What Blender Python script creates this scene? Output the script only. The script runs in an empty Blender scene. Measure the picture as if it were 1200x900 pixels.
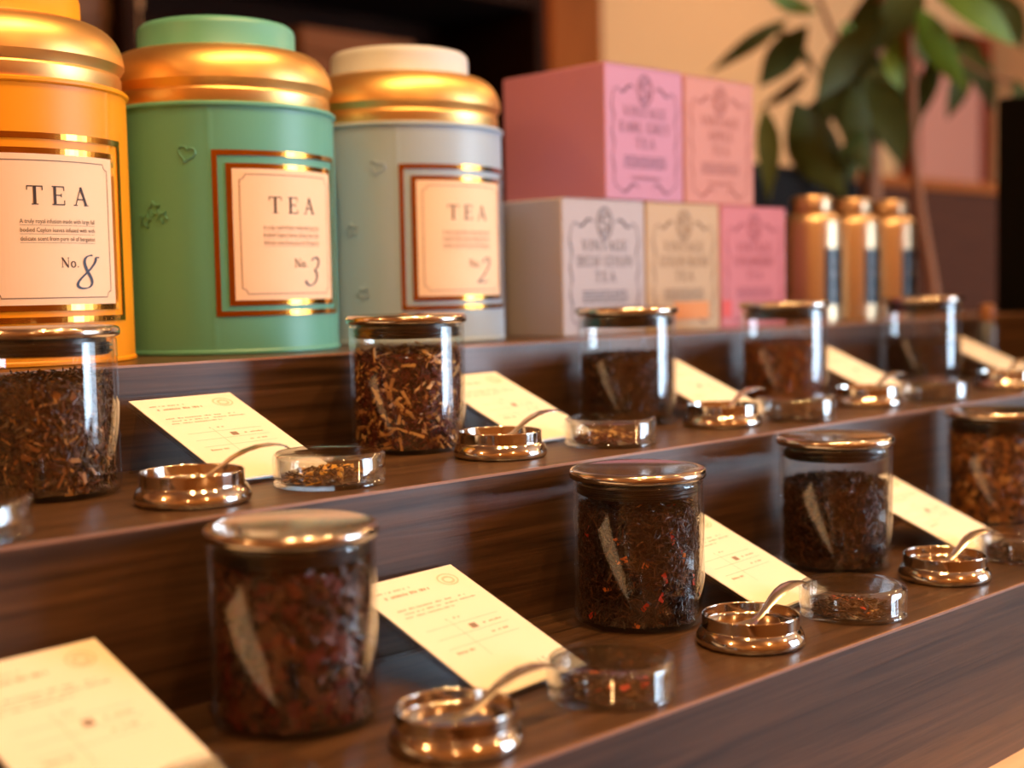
import bpy, math, random
import numpy as np
from mathutils import Vector, Matrix
random.seed(7); rng = np.random.default_rng(7)
C = bpy.context.scene.collection
SC = bpy.context.scene
PI = math.pi
ZC = 1.12                       # camera height; shelf heights were measured from it
# ---------------------------------------------------------------- camera
FPX = 1578.2
F = Vector((0.6939, 0.7166, -0.0700)); R = Vector((0.7173, -0.6965, -0.0190)); U = Vector((0.0624, 0.0370, 0.9974))
cd = bpy.data.cameras.new('camera'); cam = bpy.data.objects.new('camera', cd); C.objects.link(cam)
cd.sensor_width = 36; cd.lens = FPX / 1200 * 36; cd.clip_start = 0.02
cam.matrix_world = Matrix((( R.x, U.x, -F.x, 0), (R.y, U.y, -F.y, 0), (R.z, U.z, -F.z, ZC), (0, 0, 0, 1)))
cd.dof.use_dof = True; cd.dof.focus_distance = 0.87; cd.dof.aperture_fstop = 3.5
SC.camera = cam
# ---------------------------------------------------------------- world, exposure, large lights
w = bpy.data.worlds.new('world'); SC.world = w; w.use_nodes = True
w.node_tree.nodes['Background'].inputs[0].default_value = (1.0, 0.62, 0.36, 1)
w.node_tree.nodes['Background'].inputs[1].default_value = 0.06
vs = SC.view_settings; vs.view_transform = 'Standard'; vs.look = 'None'; vs.gamma = 1; vs.use_curve_mapping = False
vs.exposure = -0.53
SC.cycles.transparent_max_bounces = 32; SC.cycles.max_bounces = 10
SC.cycles.sample_clamp_indirect = 6.0
WARM = (1.0, 0.56, 0.22)
def spot(loc, target, power, size=70, radius=0.03, col=WARM, blend=0.6):
    l = bpy.data.lights.new('spot_lamp', 'SPOT'); l.energy = power; l.color = col
    l.spot_size = math.radians(size); l.spot_blend = blend; l.shadow_soft_size = radius
    o = bpy.data.objects.new('spot_lamp', l); C.objects.link(o); o.location = loc
    o.rotation_euler = (Vector(target) - Vector(loc)).to_track_quat('-Z', 'Y').to_euler(); return o
for x, y, tx, ty, pw in ((0.15, 0.26, 0.42, 0.75, 70), (0.58, 0.26, 0.75, 0.78, 70), (1.05, 0.28, 1.15, 0.8, 70), (1.7, 0.3, 1.6, 0.85, 52)):
    spot((x, y, ZC + 1.42), (tx, ty, ZC - 0.1), pw)
def lamp(loc, power):  # unseen fill lights, added to brighten the room and its reflections in steel
    l = bpy.data.lights.new('room_fill_lamp', 'POINT'); l.energy = power; l.color = WARM; l.shadow_soft_size = .06
    o = bpy.data.objects.new('room_fill_lamp', l); C.objects.link(o); o.location = loc
for loc, pw in (((-1.5, -1.5, 2.45), 26), ((0.3, -1.6, 2.45), 26), ((2.0, -1.5, 2.45), 26), ((4.3, -0.9, 2.45), 26), ((-1.7, 0.9, 2.45), 42), ((4.4, 1.2, 2.45), 16), ((2.9, 0.7, 2.45), 26)): lamp(loc, pw)
spot((2.35, 2.35, ZC + 1.45), (2.55, 2.95, ZC + 0.35), 38, 80)     # wall washer
spot((0.9, -0.3, ZC + 1.33), (1.5, 2.6, ZC + 0.42), 150, 34)           # added spot, aimed from the front to brighten the dark shelving
spot((3.9, 2.0, ZC + 1.45), (3.9, 2.95, ZC + 0.3), 22, 90)

# ---------------------------------------------------------------- helpers
class MB:
    def __init__(s): s.v = []; s.f = []; s.m = []
    def add(s, vs, fs, m=0):
        b = len(s.v); s.v += [tuple(v) for v in vs]; s.f += [tuple(i + b for i in f) for f in fs]; s.m += [m] * len(fs); return s
    def box(s, x0, x1, y0, y1, z0, z1, m=0, bev=0.0):
        if bev <= 0:
            v = [(x, y, z) for z in (z0, z1) for x, y in ((x0, y0), (x1, y0), (x1, y1), (x0, y1))]
            return s.add(v, [(3, 2, 1, 0), (4, 5, 6, 7), (0, 1, 5, 4), (1, 2, 6, 5), (2, 3, 7, 6), (3, 0, 4, 7)], m)
        b = bev; rings = []
        for z, i in ((z0, b), (z0 + b, 0), (z1 - b, 0), (z1, b)):
            xa, xb, ya, yb = x0 + i, x1 - i, y0 + i, y1 - i; c = b if i == 0 else b * 0.4
            rings.append([(xa + c, ya, z), (xb - c, ya, z), (xb, ya + c, z), (xb, yb - c, z), (xb - c, yb, z), (xa + c, yb, z), (xa, yb - c, z), (xa, ya + c, z)])
        return s.loft(rings, m)
    def loft(s, rings, m=0, cap=True, close=False):
        n = len(rings[0]); v = [p for r in rings for p in r]; f = []
        k = len(rings)
        for i in range(k - 1 if not close else k):
            a, b = i * n, ((i + 1) % k) * n
            for j in range(n): f.append((a + j, a + (j + 1) % n, b + (j + 1) % n, b + j))
        if cap and not close: f += [tuple(range(n))[::-1], tuple((k - 1) * n + j for j in range(n))]
        return s.add(v, f, m)
    def lathe(s, prof, n=48, m=0, close=False, rfun=None):
        v = []; f = []; idx = []
        for r, z in prof:
            if r <= 1e-7: idx.append([len(v)]); v.append((0, 0, z))
            else:
                idx.append(list(range(len(v), len(v) + n)))
                for j in range(n):
                    a = 2 * PI * j / n; q = r * (rfun(a, z) if rfun else 1); v.append((q * math.cos(a), q * math.sin(a), z))
        pairs = list(zip(idx[:-1], idx[1:])) + ([(idx[-1], idx[0])] if close else [])
        for a, b in pairs:
            for j in range(n):
                k = (j + 1) % n
                if len(a) == 1 and len(b) == 1: continue
                if len(a) == 1: f.append((a[0], b[k], b[j]))
                elif len(b) == 1: f.append((a[j], a[k], b[0]))
                else: f.append((a[j], a[k], b[k], b[j]))
        return s.add(v, f, m)
    def tube(s, pts, rad, n=8, m=0):
        pts = [Vector(p) for p in pts]; rings = []
        for i, p in enumerate(pts):
            t = (pts[min(i + 1, len(pts) - 1)] - pts[max(i - 1, 0)]).normalized()
            a = t.cross(Vector((0, 0, 1)) if abs(t.z) < .9 else Vector((1, 0, 0))).normalized(); b = t.cross(a)
            r = rad[i] if hasattr(rad, '__len__') else rad
            rings.append([p + a * (r * math.cos(2 * PI * k / n)) + b * (r * math.sin(2 * PI * k / n)) for k in range(n)])
        return s.loft(rings, m)
    def build(s, name, mats, parent=None, smooth=True, angle=35, loc=None, rz=0):
        me = bpy.data.meshes.new(name); me.from_pydata(s.v, [], s.f)
        mats = mats if isinstance(mats, (list, tuple)) else [mats]
        for mt in mats: me.materials.append(mt)
        if len(mats) > 1: me.polygons.foreach_set('material_index', s.m)
        me.update()
        if smooth:
            me.shade_smooth(); me.set_sharp_from_angle(angle=math.radians(angle))
        o = bpy.data.objects.new(name, me); C.objects.link(o)
        if parent is not None: o.parent = parent
        if loc is not None: o.location = loc
        o.rotation_euler.z = rz
        return o
def tag(o, label, cat, group=None, kind=None):
    o['label'] = label; o['category'] = cat
    if group: o['group'] = group
    if kind: o['kind'] = kind
    return o
def struct(o, label=None):
    o['kind'] = 'structure'
    if label: o['label'] = label
    return o
def thing(name, label, cat, loc=(0, 0, 0), rz=0, group=None):
    o = bpy.data.objects.new(name, None); C.objects.link(o); o.location = loc; o.rotation_euler.z = rz; o.empty_display_size = .02
    return tag(o, label, cat, group)
def dup(root, loc, rz, label):
    r = root.copy(); C.objects.link(r); r.location = loc; r.rotation_euler.z = rz; r['label'] = label
    for ch in list(root.children):
        c = ch.copy(); C.objects.link(c); c.parent = r
        for g in ch.children: d = g.copy(); C.objects.link(d); d.parent = c
    return r
def lin(h):
    h = h.lstrip('#'); c = [int(h[i:i + 2], 16) / 255 for i in (0, 2, 4)]
    return tuple(x / 12.92 if x <= .04045 else ((x + .055) / 1.055) ** 2.4 for x in c) + (1,)
def pmat(name, col, rough=.5, metal=0., bump=0., bscale=200., spec=None, var=0., emit=None):
    m = bpy.data.materials.new(name); m.use_nodes = True; nt = m.node_tree; b = nt.nodes['Principled BSDF']
    c = lin(col) if isinstance(col, str) else tuple(col) + (1,)
    b.inputs['Base Color'].default_value = c; b.inputs['Roughness'].default_value = rough; b.inputs['Metallic'].default_value = metal
    if spec is not None: b.inputs['Specular IOR Level'].default_value = spec
    if emit: b.inputs['Emission Color'].default_value = tuple(emit[0]) + (1,); b.inputs['Emission Strength'].default_value = emit[1]
    if bump or var:
        tc = nt.nodes.new('ShaderNodeTexCoord'); no = nt.nodes.new('ShaderNodeTexNoise'); no.inputs['Scale'].default_value = bscale; no.inputs['Detail'].default_value = 4
        nt.links.new(tc.outputs['Object'], no.inputs['Vector'])
        if bump:
            bp = nt.nodes.new('ShaderNodeBump'); bp.inputs['Strength'].default_value = bump; bp.inputs['Distance'].default_value = .001
            nt.links.new(no.outputs['Fac'], bp.inputs['Height']); nt.links.new(bp.outputs['Normal'], b.inputs['Normal'])
        if var:
            mx = nt.nodes.new('ShaderNodeMix'); mx.data_type = 'RGBA'
            mx.inputs[6].default_value = tuple(x * (1 - var) for x in c[:3]) + (1,); mx.inputs[7].default_value = tuple(min(1, x * (1 + var)) for x in c[:3]) + (1,)
            nt.links.new(no.outputs['Fac'], mx.inputs[0]); nt.links.new(mx.outputs[2], b.inputs['Base Color'])
    return m
def wood(name, dark, light, rough=.38, axis=(2.0, 70, 70), bump=.25, spec=.5):
    m = pmat(name, dark, rough, spec=spec); nt = m.node_tree; b = nt.nodes['Principled BSDF']
    tc = nt.nodes.new('ShaderNodeTexCoord'); mp = nt.nodes.new('ShaderNodeMapping'); mp.inputs['Scale'].default_value = axis
    no = nt.nodes.new('ShaderNodeTexNoise'); no.inputs['Scale'].default_value = 2.2; no.inputs['Detail'].default_value = 8; no.inputs['Roughness'].default_value = .65; no.inputs['Distortion'].default_value = .6
    cr = nt.nodes.new('ShaderNodeValToRGB'); cr.color_ramp.elements[0].position = .32; cr.color_ramp.elements[1].position = .72
    cr.color_ramp.elements[0].color = lin(dark); cr.color_ramp.elements[1].color = lin(light)
    bp = nt.nodes.new('ShaderNodeBump'); bp.inputs['Strength'].default_value = bump; bp.inputs['Distance'].default_value = .0006
    nt.links.new(tc.outputs['Object'], mp.inputs['Vector']); nt.links.new(mp.outputs['Vector'], no.inputs['Vector'])
    nt.links.new(no.outputs['Fac'], cr.inputs['Fac']); nt.links.new(cr.outputs['Color'], b.inputs['Base Color'])
    nt.links.new(no.outputs['Fac'], bp.inputs['Height']); nt.links.new(bp.outputs['Normal'], b.inputs['Normal'])
    return m
def glassmat(name, tint=(.97, .975, .97), f0=.045, rough=.0, power=4.2):
    # thin clear glass: each wall surface lets light straight through and mirrors by its Fresnel term
    m = bpy.data.materials.new(name); m.use_nodes = True; nt = m.node_tree; nt.nodes.remove(nt.nodes['Principled BSDF'])
    out = nt.nodes['Material Output']; tr = nt.nodes.new('ShaderNodeBsdfTransparent'); gl = nt.nodes.new('ShaderNodeBsdfGlossy'); mx = nt.nodes.new('ShaderNodeMixShader')
    tr.inputs[0].default_value = tint + (1,); gl.inputs['Roughness'].default_value = rough; gl.inputs['Color'].default_value = (1, 1, 1, 1)
    lw = nt.nodes.new('ShaderNodeLayerWeight'); lw.inputs['Blend'].default_value = .5
    p = nt.nodes.new('ShaderNodeMath'); p.operation = 'POWER'; p.inputs[1].default_value = power
    a = nt.nodes.new('ShaderNodeMath'); a.operation = 'MULTIPLY_ADD'; a.inputs[1].default_value = .95 - f0; a.inputs[2].default_value = f0
    nt.links.new(lw.outputs['Facing'], p.inputs[0]); nt.links.new(p.outputs[0], a.inputs[0]); nt.links.new(a.outputs[0], mx.inputs[0])
    nt.links.new(tr.outputs[0], mx.inputs[1]); nt.links.new(gl.outputs[0], mx.inputs[2]); nt.links.new(mx.outputs[0], out.inputs['Surface'])
    return m

M_wood = wood('dark_oak', '#2a1c11', '#644831', .33, (1.6, 55, 55), .35)
M_edge = pmat('edge_band_highlight', '#a07a66', .45)  # lighter band on tread edges, chamfer highlight put into its colour
M_steel = pmat('polished_steel', '#cfc8c0', .1, 1)
M_lid = pmat('satin_steel', '#c9c0b6', .16, 1)
M_spoon = pmat('satin_spoon_steel', '#e0d8cc', .24, 1)
M_glass = glassmat('clear_glass')
M_petri = glassmat('moulded_glass', (.96, .965, .96), .06, .02, 3.2)
M_acryl = glassmat('acrylic', (.93, .93, .92), .05)
M_rubber = pmat('black_rubber', '#0c0a0a', .32)
M_gold = pmat('satin_gold', '#ecc078', .4, 1)
M_foil = pmat('gold_foil', '#c98f3c', .16, 1)
M_cream = pmat('label_paper', '#efd0ae', .6)
M_ink = pmat('dark_ink', '#33241f', .6)
M_ink2 = pmat('faded_ink', '#77584a', .6)
M_blueink = pmat('blue_black_ink', '#20233c', .5)
M_card = pmat('ivory_card', '#f6eed8', .42)
M_cardink = pmat('card_print', '#b3a68c', .6)
M_stamp = pmat('card_stamp', '#e0cfae', .6)
M_brownsq = pmat('card_brown', '#94806c', .6)

# ---------------------------------------------------------------- the room
H1, H2, H3, HB = ZC - .2164, ZC - .117, ZC - .0459, ZC - .3384
YA, YB, YC = .4307, .621, .828
M_wall = pmat('beige_plaster', '#d2a26c', .9, bump=.2, bscale=60)
M_dark = pmat('dark_wall_paint', '#2a1a14', .8)
M_ceil = pmat('ceiling_paint', '#c9a27c', .9)
M_floor = wood('floor_boards', '#4a3222', '#7a573c', .45, (2, 14, 14), .1)
X0, X1, Y0, Y1, ZT = -2.6, 6.0, -2.2, 3.0, 2.75
struct(MB().box(X0, X1, Y0, Y1, -.05, 0).build('floor', M_floor, smooth=False))
struct(MB().box(X0, X1, Y0, Y1, ZT, ZT + .05).build('ceiling', M_ceil, smooth=False))
struct(MB().box(X0, X1, Y1, Y1 + .08, 0, ZT).build('wall_back', M_wall, smooth=False))
struct(MB().box(X0 - .08, X0, Y0, Y1, 0, ZT).build('wall_left', M_wall, smooth=False))
struct(MB().box(X1, X1 + .08, Y0, Y1, 0, ZT).build('wall_right', M_wall, smooth=False))
WX0, WX1, WZ0, WZ1 = 2.75, 4.1, .66, 2.35
b = MB(); b.box(X0, WX0, Y0 - .08, Y0, 0, ZT); b.box(WX1, 4.45, Y0 - .08, Y0, 0, ZT); b.box(5.75, X1, Y0 - .08, Y0, 0, ZT); b.box(4.45, 5.75, Y0 - .08, Y0, 2.35, ZT); b.box(4.45, 5.75, Y0 - .08, Y0, 0, .48); b.box(WX0, WX1, Y0 - .08, Y0, 0, WZ0); b.box(WX0, WX1, Y0 - .08, Y0, WZ1, ZT)
struct(b.build('wall_front', M_wall, smooth=False))
M_day = pmat('daylit_pane', '#c8dcff', .3, emit=((.60, .79, 1.0), 30.0))
wn = struct(MB().box(WX0, WX1, Y0 - .06, Y0 - .05, WZ0, WZ1).build('window_1', M_day, smooth=False))
b = MB()
for a in ((WX0 - .05, WX0 + .02, WZ0 - .05, WZ1 + .05), (WX1 - .02, WX1 + .05, WZ0 - .05, WZ1 + .05)): b.box(a[0], a[1], Y0 - .045, Y0 + .02, a[2], a[3])
b.box(WX0, WX1, Y0 - .045, Y0 + .02, WZ1 - .02, WZ1 + .05); b.box(WX0, WX1, Y0 - .045, Y0 + .04, WZ0 - .05, WZ0 + .02)
b.build('window_frame', pmat('window_wood', '#5a3a26', .5), wn, smooth=False)
DX0, DX1, DZ0, DZ1 = 4.45, 5.75, .48, 2.35
w2 = struct(MB().box(DX0, DX1, Y0 - .06, Y0 - .05, DZ0, DZ1).build('window_2', pmat('daylit_shopfront', '#c8dcff', .3, emit=((.60, .79, 1.0), 16.0)), smooth=False))
b = MB()
for a in ((DX0 - .05, DX0 + .02, DZ0 - .05, DZ1 + .05), (DX1 - .02, DX1 + .05, DZ0 - .05, DZ1 + .05)): b.box(a[0], a[1], Y0 - .045, Y0 + .02, a[2], a[3])
b.box(DX0, DX1, Y0 - .045, Y0 + .02, DZ1 - .02, DZ1 + .05); b.box(DX0, DX1, Y0 - .045, Y0 + .03, DZ0 - .05, DZ0 + .02)
b.build('window_frame', pmat('shopfront_wood', '#5a3a26', .5), w2, smooth=False)

# ---------------------------------------------------------------- display stand on its table
XS0, XS1 = -.35, 1.86
tb = thing('display_table', 'pale wooden table carrying the stepped tea display', 'table', (0, 0, 0))
M_table = wood('pale_wood', '#e0b89c', '#ecccb2', .5, (2, 18, 18), .08)
MB().box(-.5, 2.04, .375, 1.35, HB - .035, HB, bev=.003).build('table_top', M_table, tb)
for x in (-.42, 1.97):
    for y in (.44, 1.27): MB().box(x - .03, x + .03, y - .03, y + .03, 0, HB - .035).build('leg', M_table, tb, smooth=False)
MB().box(-.39, 1.94, .44, .465, HB - .12, HB - .035).build('apron', M_table, tb, smooth=False)
st = thing('display_stand', 'three tier dark wood grain display stand holding the tea jars and tins', 'display stand', (0, 0, 0))
tk = .016; es = .0013
def board(nm, x0, x1, y0, y1, z0, z1): return MB().box(x0, x1, y0, y1, z0, z1).build(nm, M_wood, st, smooth=False)
YE = 1.16
for (y0, y1, z) in ((YA, YB, H1), (YB, YC, H2), (YC, YE, H3)):
    t = board('tread', XS0, XS1, y0 + es, y1 + (tk if y1 < YE else 0), z - tk, z)
    MB().box(XS0, XS1, y0 - .0002, y0 + es, z - .0016, z + .0001).build('edge_strip', M_edge, t, smooth=False)
for (y, z0, z1) in ((YB, H1, H2), (YC, H2, H3)): board('riser', XS0, XS1, y, y + tk, z0, z1 - .0016 if True else z1)
board('front_panel', XS0, XS1, YA, YA + tk, HB, H1 - .0016)
board('back_panel', XS0, XS1, YE - tk, YE, HB, H3 - tk)
for x in (XS0, XS1 - tk):
    b = MB(); pr = [(YA + tk, HB), (YE - tk, HB), (YE - tk, H3 - tk), (YC + tk, H3 - tk), (YC + tk, H2 - tk), (YB + tk, H2 - tk), (YB + tk, H1 - tk), (YA + tk, H1 - tk)]
    n = len(pr); b.add([(xx, y, z) for xx in (x, x + tk) for y, z in pr], [tuple(range(n)), tuple(range(2 * n - 1, n - 1, -1))] + [(i, (i + 1) % n + 0, (i + 1) % n + n, i + n) for i in range(n)])
    b.build('side_panel', M_wood, st, smooth=False)

# ---------------------------------------------------------------- flat print helpers
def polyline(pts, width, closed=False):
    """quads along a 2D polyline; width constant or a list"""
    P = [Vector(p) for p in pts]; n = len(P); out = []; L = []; Rr = []
    for i in range(n):
        a = P[(i - 1) % n] if (closed or i) else P[i]; c = P[(i + 1) % n] if (closed or i < n - 1) else P[i]
        t = (c - a); t = t.normalized() if t.length > 1e-9 else Vector((1, 0)); nn = Vector((-t.y, t.x)); wv = width[i] if hasattr(width, '__len__') else width
        L.append(P[i] + nn * wv / 2); Rr.append(P[i] - nn * wv / 2)
    for i in range(n if closed else n - 1):
        j = (i + 1) % n; out.append([Rr[i], Rr[j], L[j], L[i]])
    return out
TH, TN = .15, .06
def arc(cx, cy, rx, ry, a0, a1, n=14): return [(cx + rx * math.cos(math.radians(a0 + (a1 - a0) * i / n)), cy + ry * math.sin(math.radians(a0 + (a1 - a0) * i / n))) for i in range(n + 1)]
def stress(pts):
    ws = []
    for i in range(len(pts)):
        a, c = pts[max(i - 1, 0)], pts[min(i + 1, len(pts) - 1)]; dx, dy = c[0] - a[0], c[1] - a[1]
        ws.append(TN + (TH - TN) * abs(dy) / (math.hypot(dx, dy) + 1e-9))
    return ws
def G(kind):
    def V(x): return ('l', [(x, 0), (x, 1)], TH)
    def H(x0, x1, y): return ('l', [(x0, y), (x1, y)], TN)
    def S(x, y, w=.17): return ('l', [(x - w, y), (x + w, y)], .05)
    def TK(x, y0, y1): return ('l', [(x, y0), (x, y1)], .05)
    def A(*a): return ('a', arc(*a), 0)
    g = {
     'T': (.86, [V(.43), H(.03, .83, .97), TK(.05, .97, .76), TK(.81, .97, .76), S(.43, .025)]),
     'E': (.78, [V(.18), H(.02, .68, .975), H(.18, .52, .52), H(.02, .7, .025), TK(.67, .975, .76), TK(.69, .03, .26), TK(.52, .62, .42)]),
     'A': (.92, [('l', [(.12, 0), (.45, 1)], .06), ('l', [(.43, 1), (.78, 0)], TH), H(.22, .64, .34), S(.12, .025, .12), S(.78, .025, .15)]),
     'V': (.9, [('l', [(.13, 1), (.46, 0)], TH), ('l', [(.46, 0), (.78, 1)], .06), S(.13, .975, .15), S(.78, .975, .12)]),
     'I': (.42, [V(.21), S(.21, .025), S(.21, .975)]),
     'N': (.98, [('l', [(.16, 0), (.16, 1)], .06), ('l', [(.14, 1), (.82, 0)], TH), ('l', [(.82, 0), (.82, 1)], .06), S(.16, .025, .12), S(.1, .975, .1), S(.82, .975, .13)]),
     'G': (.95, [A(.47, .5, .4, .48, 45, 315), ('l', [(.76, .42), (.76, .1)], TH), S(.74, .42, .15), TK(.78, .8, .98)]),
     'R': (.88, [V(.18), S(.18, .025), H(.02, .4, .975), H(.2, .42, .5), A(.42, .74, .22, .24, -90, 90), ('l', [(.42, .5), (.8, .02)], TH)]),
     'L': (.72, [V(.18), S(.18, .975), H(.02, .66, .025), TK(.65, .03, .26)]),
     'Y': (.86, [('l', [(.1, 1), (.43, .48)], TH), ('l', [(.43, .48), (.76, 1)], .06), ('l', [(.43, 0), (.43, .5)], TH), S(.43, .025), S(.1, .975, .13), S(.76, .975, .11)]),
     'P': (.78, [V(.18), S(.18, .025), H(.02, .4, .975), H(.2, .42, .46), A(.42, .72, .22, .26, -90, 90)]),
     'D': (.95, [V(.18), H(.02, .42, .975), H(.02, .42, .025), A(.42, .5, .4, .475, -90, 90)]),
     'C': (.88, [A(.47, .5, .4, .48, 42, 318), TK(.78, .8, .98), TK(.78, .2, .04)]),
     'F': (.74, [V(.18), S(.18, .025), H(.02, .66, .975), H(.18, .5, .5), TK(.65, .975, .74), TK(.5, .62, .4)]),
     'O': (.98, [A(.48, .5, .41, .48, 0, 360)]),
     'B': (.84, [V(.18), H(.02, .42, .975), H(.02, .44, .025), H(.2, .42, .53), A(.4, .75, .2, .225, -90, 90), A(.42, .28, .26, .25, -90, 90)]),
     'S': (.72, [('a', arc(.36, .735, .25, .235, 35, 270, 12)[:-1] + arc(.36, .265, .27, .235, 90, -145, 12), 0), TK(.62, .8, .98), TK(.1, .2, .02)]),
     'W': (1.25, [('l', [(.12, 1), (.38, 0)], TH), ('l', [(.38, 0), (.62, 1)], .06), ('l', [(.6, 1), (.86, 0)], TH), ('l', [(.86, 0), (1.1, 1)], .06), S(.12, .975, .13), S(.62, .975, .12), S(1.1, .975, .11)]),
     'o': (.6, [A(.3, .31, .24, .3, 0, 360)]),
     '.': (.3, [('l', [(.14, 0), (.14, .12)], .13)]),
     ' ': (.45, []),
    }
    return g
GL = G(0)
def serif(txt, cx, y, h, track=.12, mono=1.0):
    tot = sum(GL[c][0] + track for c in txt) - track; x = cx - tot * h * mono / 2; out = []
    for c in txt:
        adv, strokes = GL[c]
        for k, pts, wd in strokes:
            qs = polyline(pts, stress(pts) if k == 'a' else wd)
            out += [[Vector((x + p[0] * h * mono, y + p[1] * h)) for p in q] for q in qs]
        x += (adv + track) * h * mono
    return out
def rect(x0, x1, y0, y1, n=1):
    return [[Vector((x0 + (x1 - x0) * i / n, y0)), Vector((x0 + (x1 - x0) * (i + 1) / n, y0)), Vector((x0 + (x1 - x0) * (i + 1) / n, y1)), Vector((x0 + (x1 - x0) * i / n, y1))] for i in range(n)]
_fc = {}
def text2d(txt, size):
    """outline of a text line in the built-in face, flattened to 2D faces; origin at lower left"""
    k = (txt, size)
    if k in _fc: return _fc[k]
    cu = bpy.data.curves.new('tmp_text', 'FONT'); cu.body = txt; cu.size = size; cu.resolution_u = 2
    o = bpy.data.objects.new('tmp_text', cu); C.objects.link(o); dg = bpy.context.evaluated_depsgraph_get(); me = o.evaluated_get(dg).to_mesh()
    fs = [[Vector((me.vertices[i].co.x, me.vertices[i].co.y)) for i in p.vertices] for p in me.polygons]
    wd = max((v.x for f in fs for v in f), default=0)
    o.evaluated_get(dg).to_mesh_clear(); bpy.data.objects.remove(o); bpy.data.curves.remove(cu)
    _fc[k] = (fs, wd); return _fc[k]
def para(lines, x0, x1, y, size, lead):
    out = []
    for i, t in enumerate(lines):
        fs, wd = text2d(t, size); sx = (x1 - x0) / wd
        out += [[Vector((x0 + v.x * sx, y - i * lead + v.y)) for v in f] for f in fs]
    return out
def printed(name, polys, fn, mat, parent):
    b = MB()
    for q in polys:
        vs = [fn(p.x, p.y) for p in q]; b.add(vs, [tuple(range(len(vs)))])
    return b.build(name, mat, parent, smooth=False)
def dense(path, step):
    out = []
    for i in range(len(path) - 1):
        a, c = Vector(path[i]), Vector(path[i + 1]); k = max(1, int((c - a).length / step))
        out += [a + (c - a) * j / k for j in range(k)]
    return out + [Vector(path[-1])]

# ---------------------------------------------------------------- tea tins
RT = .0928; BH = .1905
def numeral(d):
    pts = []
    if d == 8:
        for i in range(49):
            t = 2 * PI * i / 48 + .5; y = math.cos(t); pts.append((.26 * math.sin(2 * t) * (1.0 if y < 0 else .82), .5 + .5 * y))
        pts = pts[:46]; pts.insert(0, (pts[0][0] + .16, pts[0][1] - .0))
    elif d == 3: pts = arc(-.02, .76, .22, .22, 150, -75, 16) + arc(-.04, .27, .28, .27, 75, -160, 18)
    else: pts = arc(-.02, .74, .22, .25, 165, -30, 16) + [(.05, .42), (-.12, .2), (-.3, .03), (-.15, .07), (.05, .03), (.3, .08)]
    pts = [(x + .32 * (y - .5), y) for x, y in pts]; ws = []
    for i in range(len(pts)):
        a, c = pts[max(i - 1, 0)], pts[min(i + 1, len(pts) - 1)]; an = math.atan2(c[1] - a[1], c[0] - a[0]); ws.append(.03 + .075 * abs(math.sin(an - .25)))
    return pts, ws
TINTXT = ['A truly royal infusion made with large full', 'bodied Ceylon leaves infused with with', 'delicate scent from pure oil of bergamot']
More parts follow.
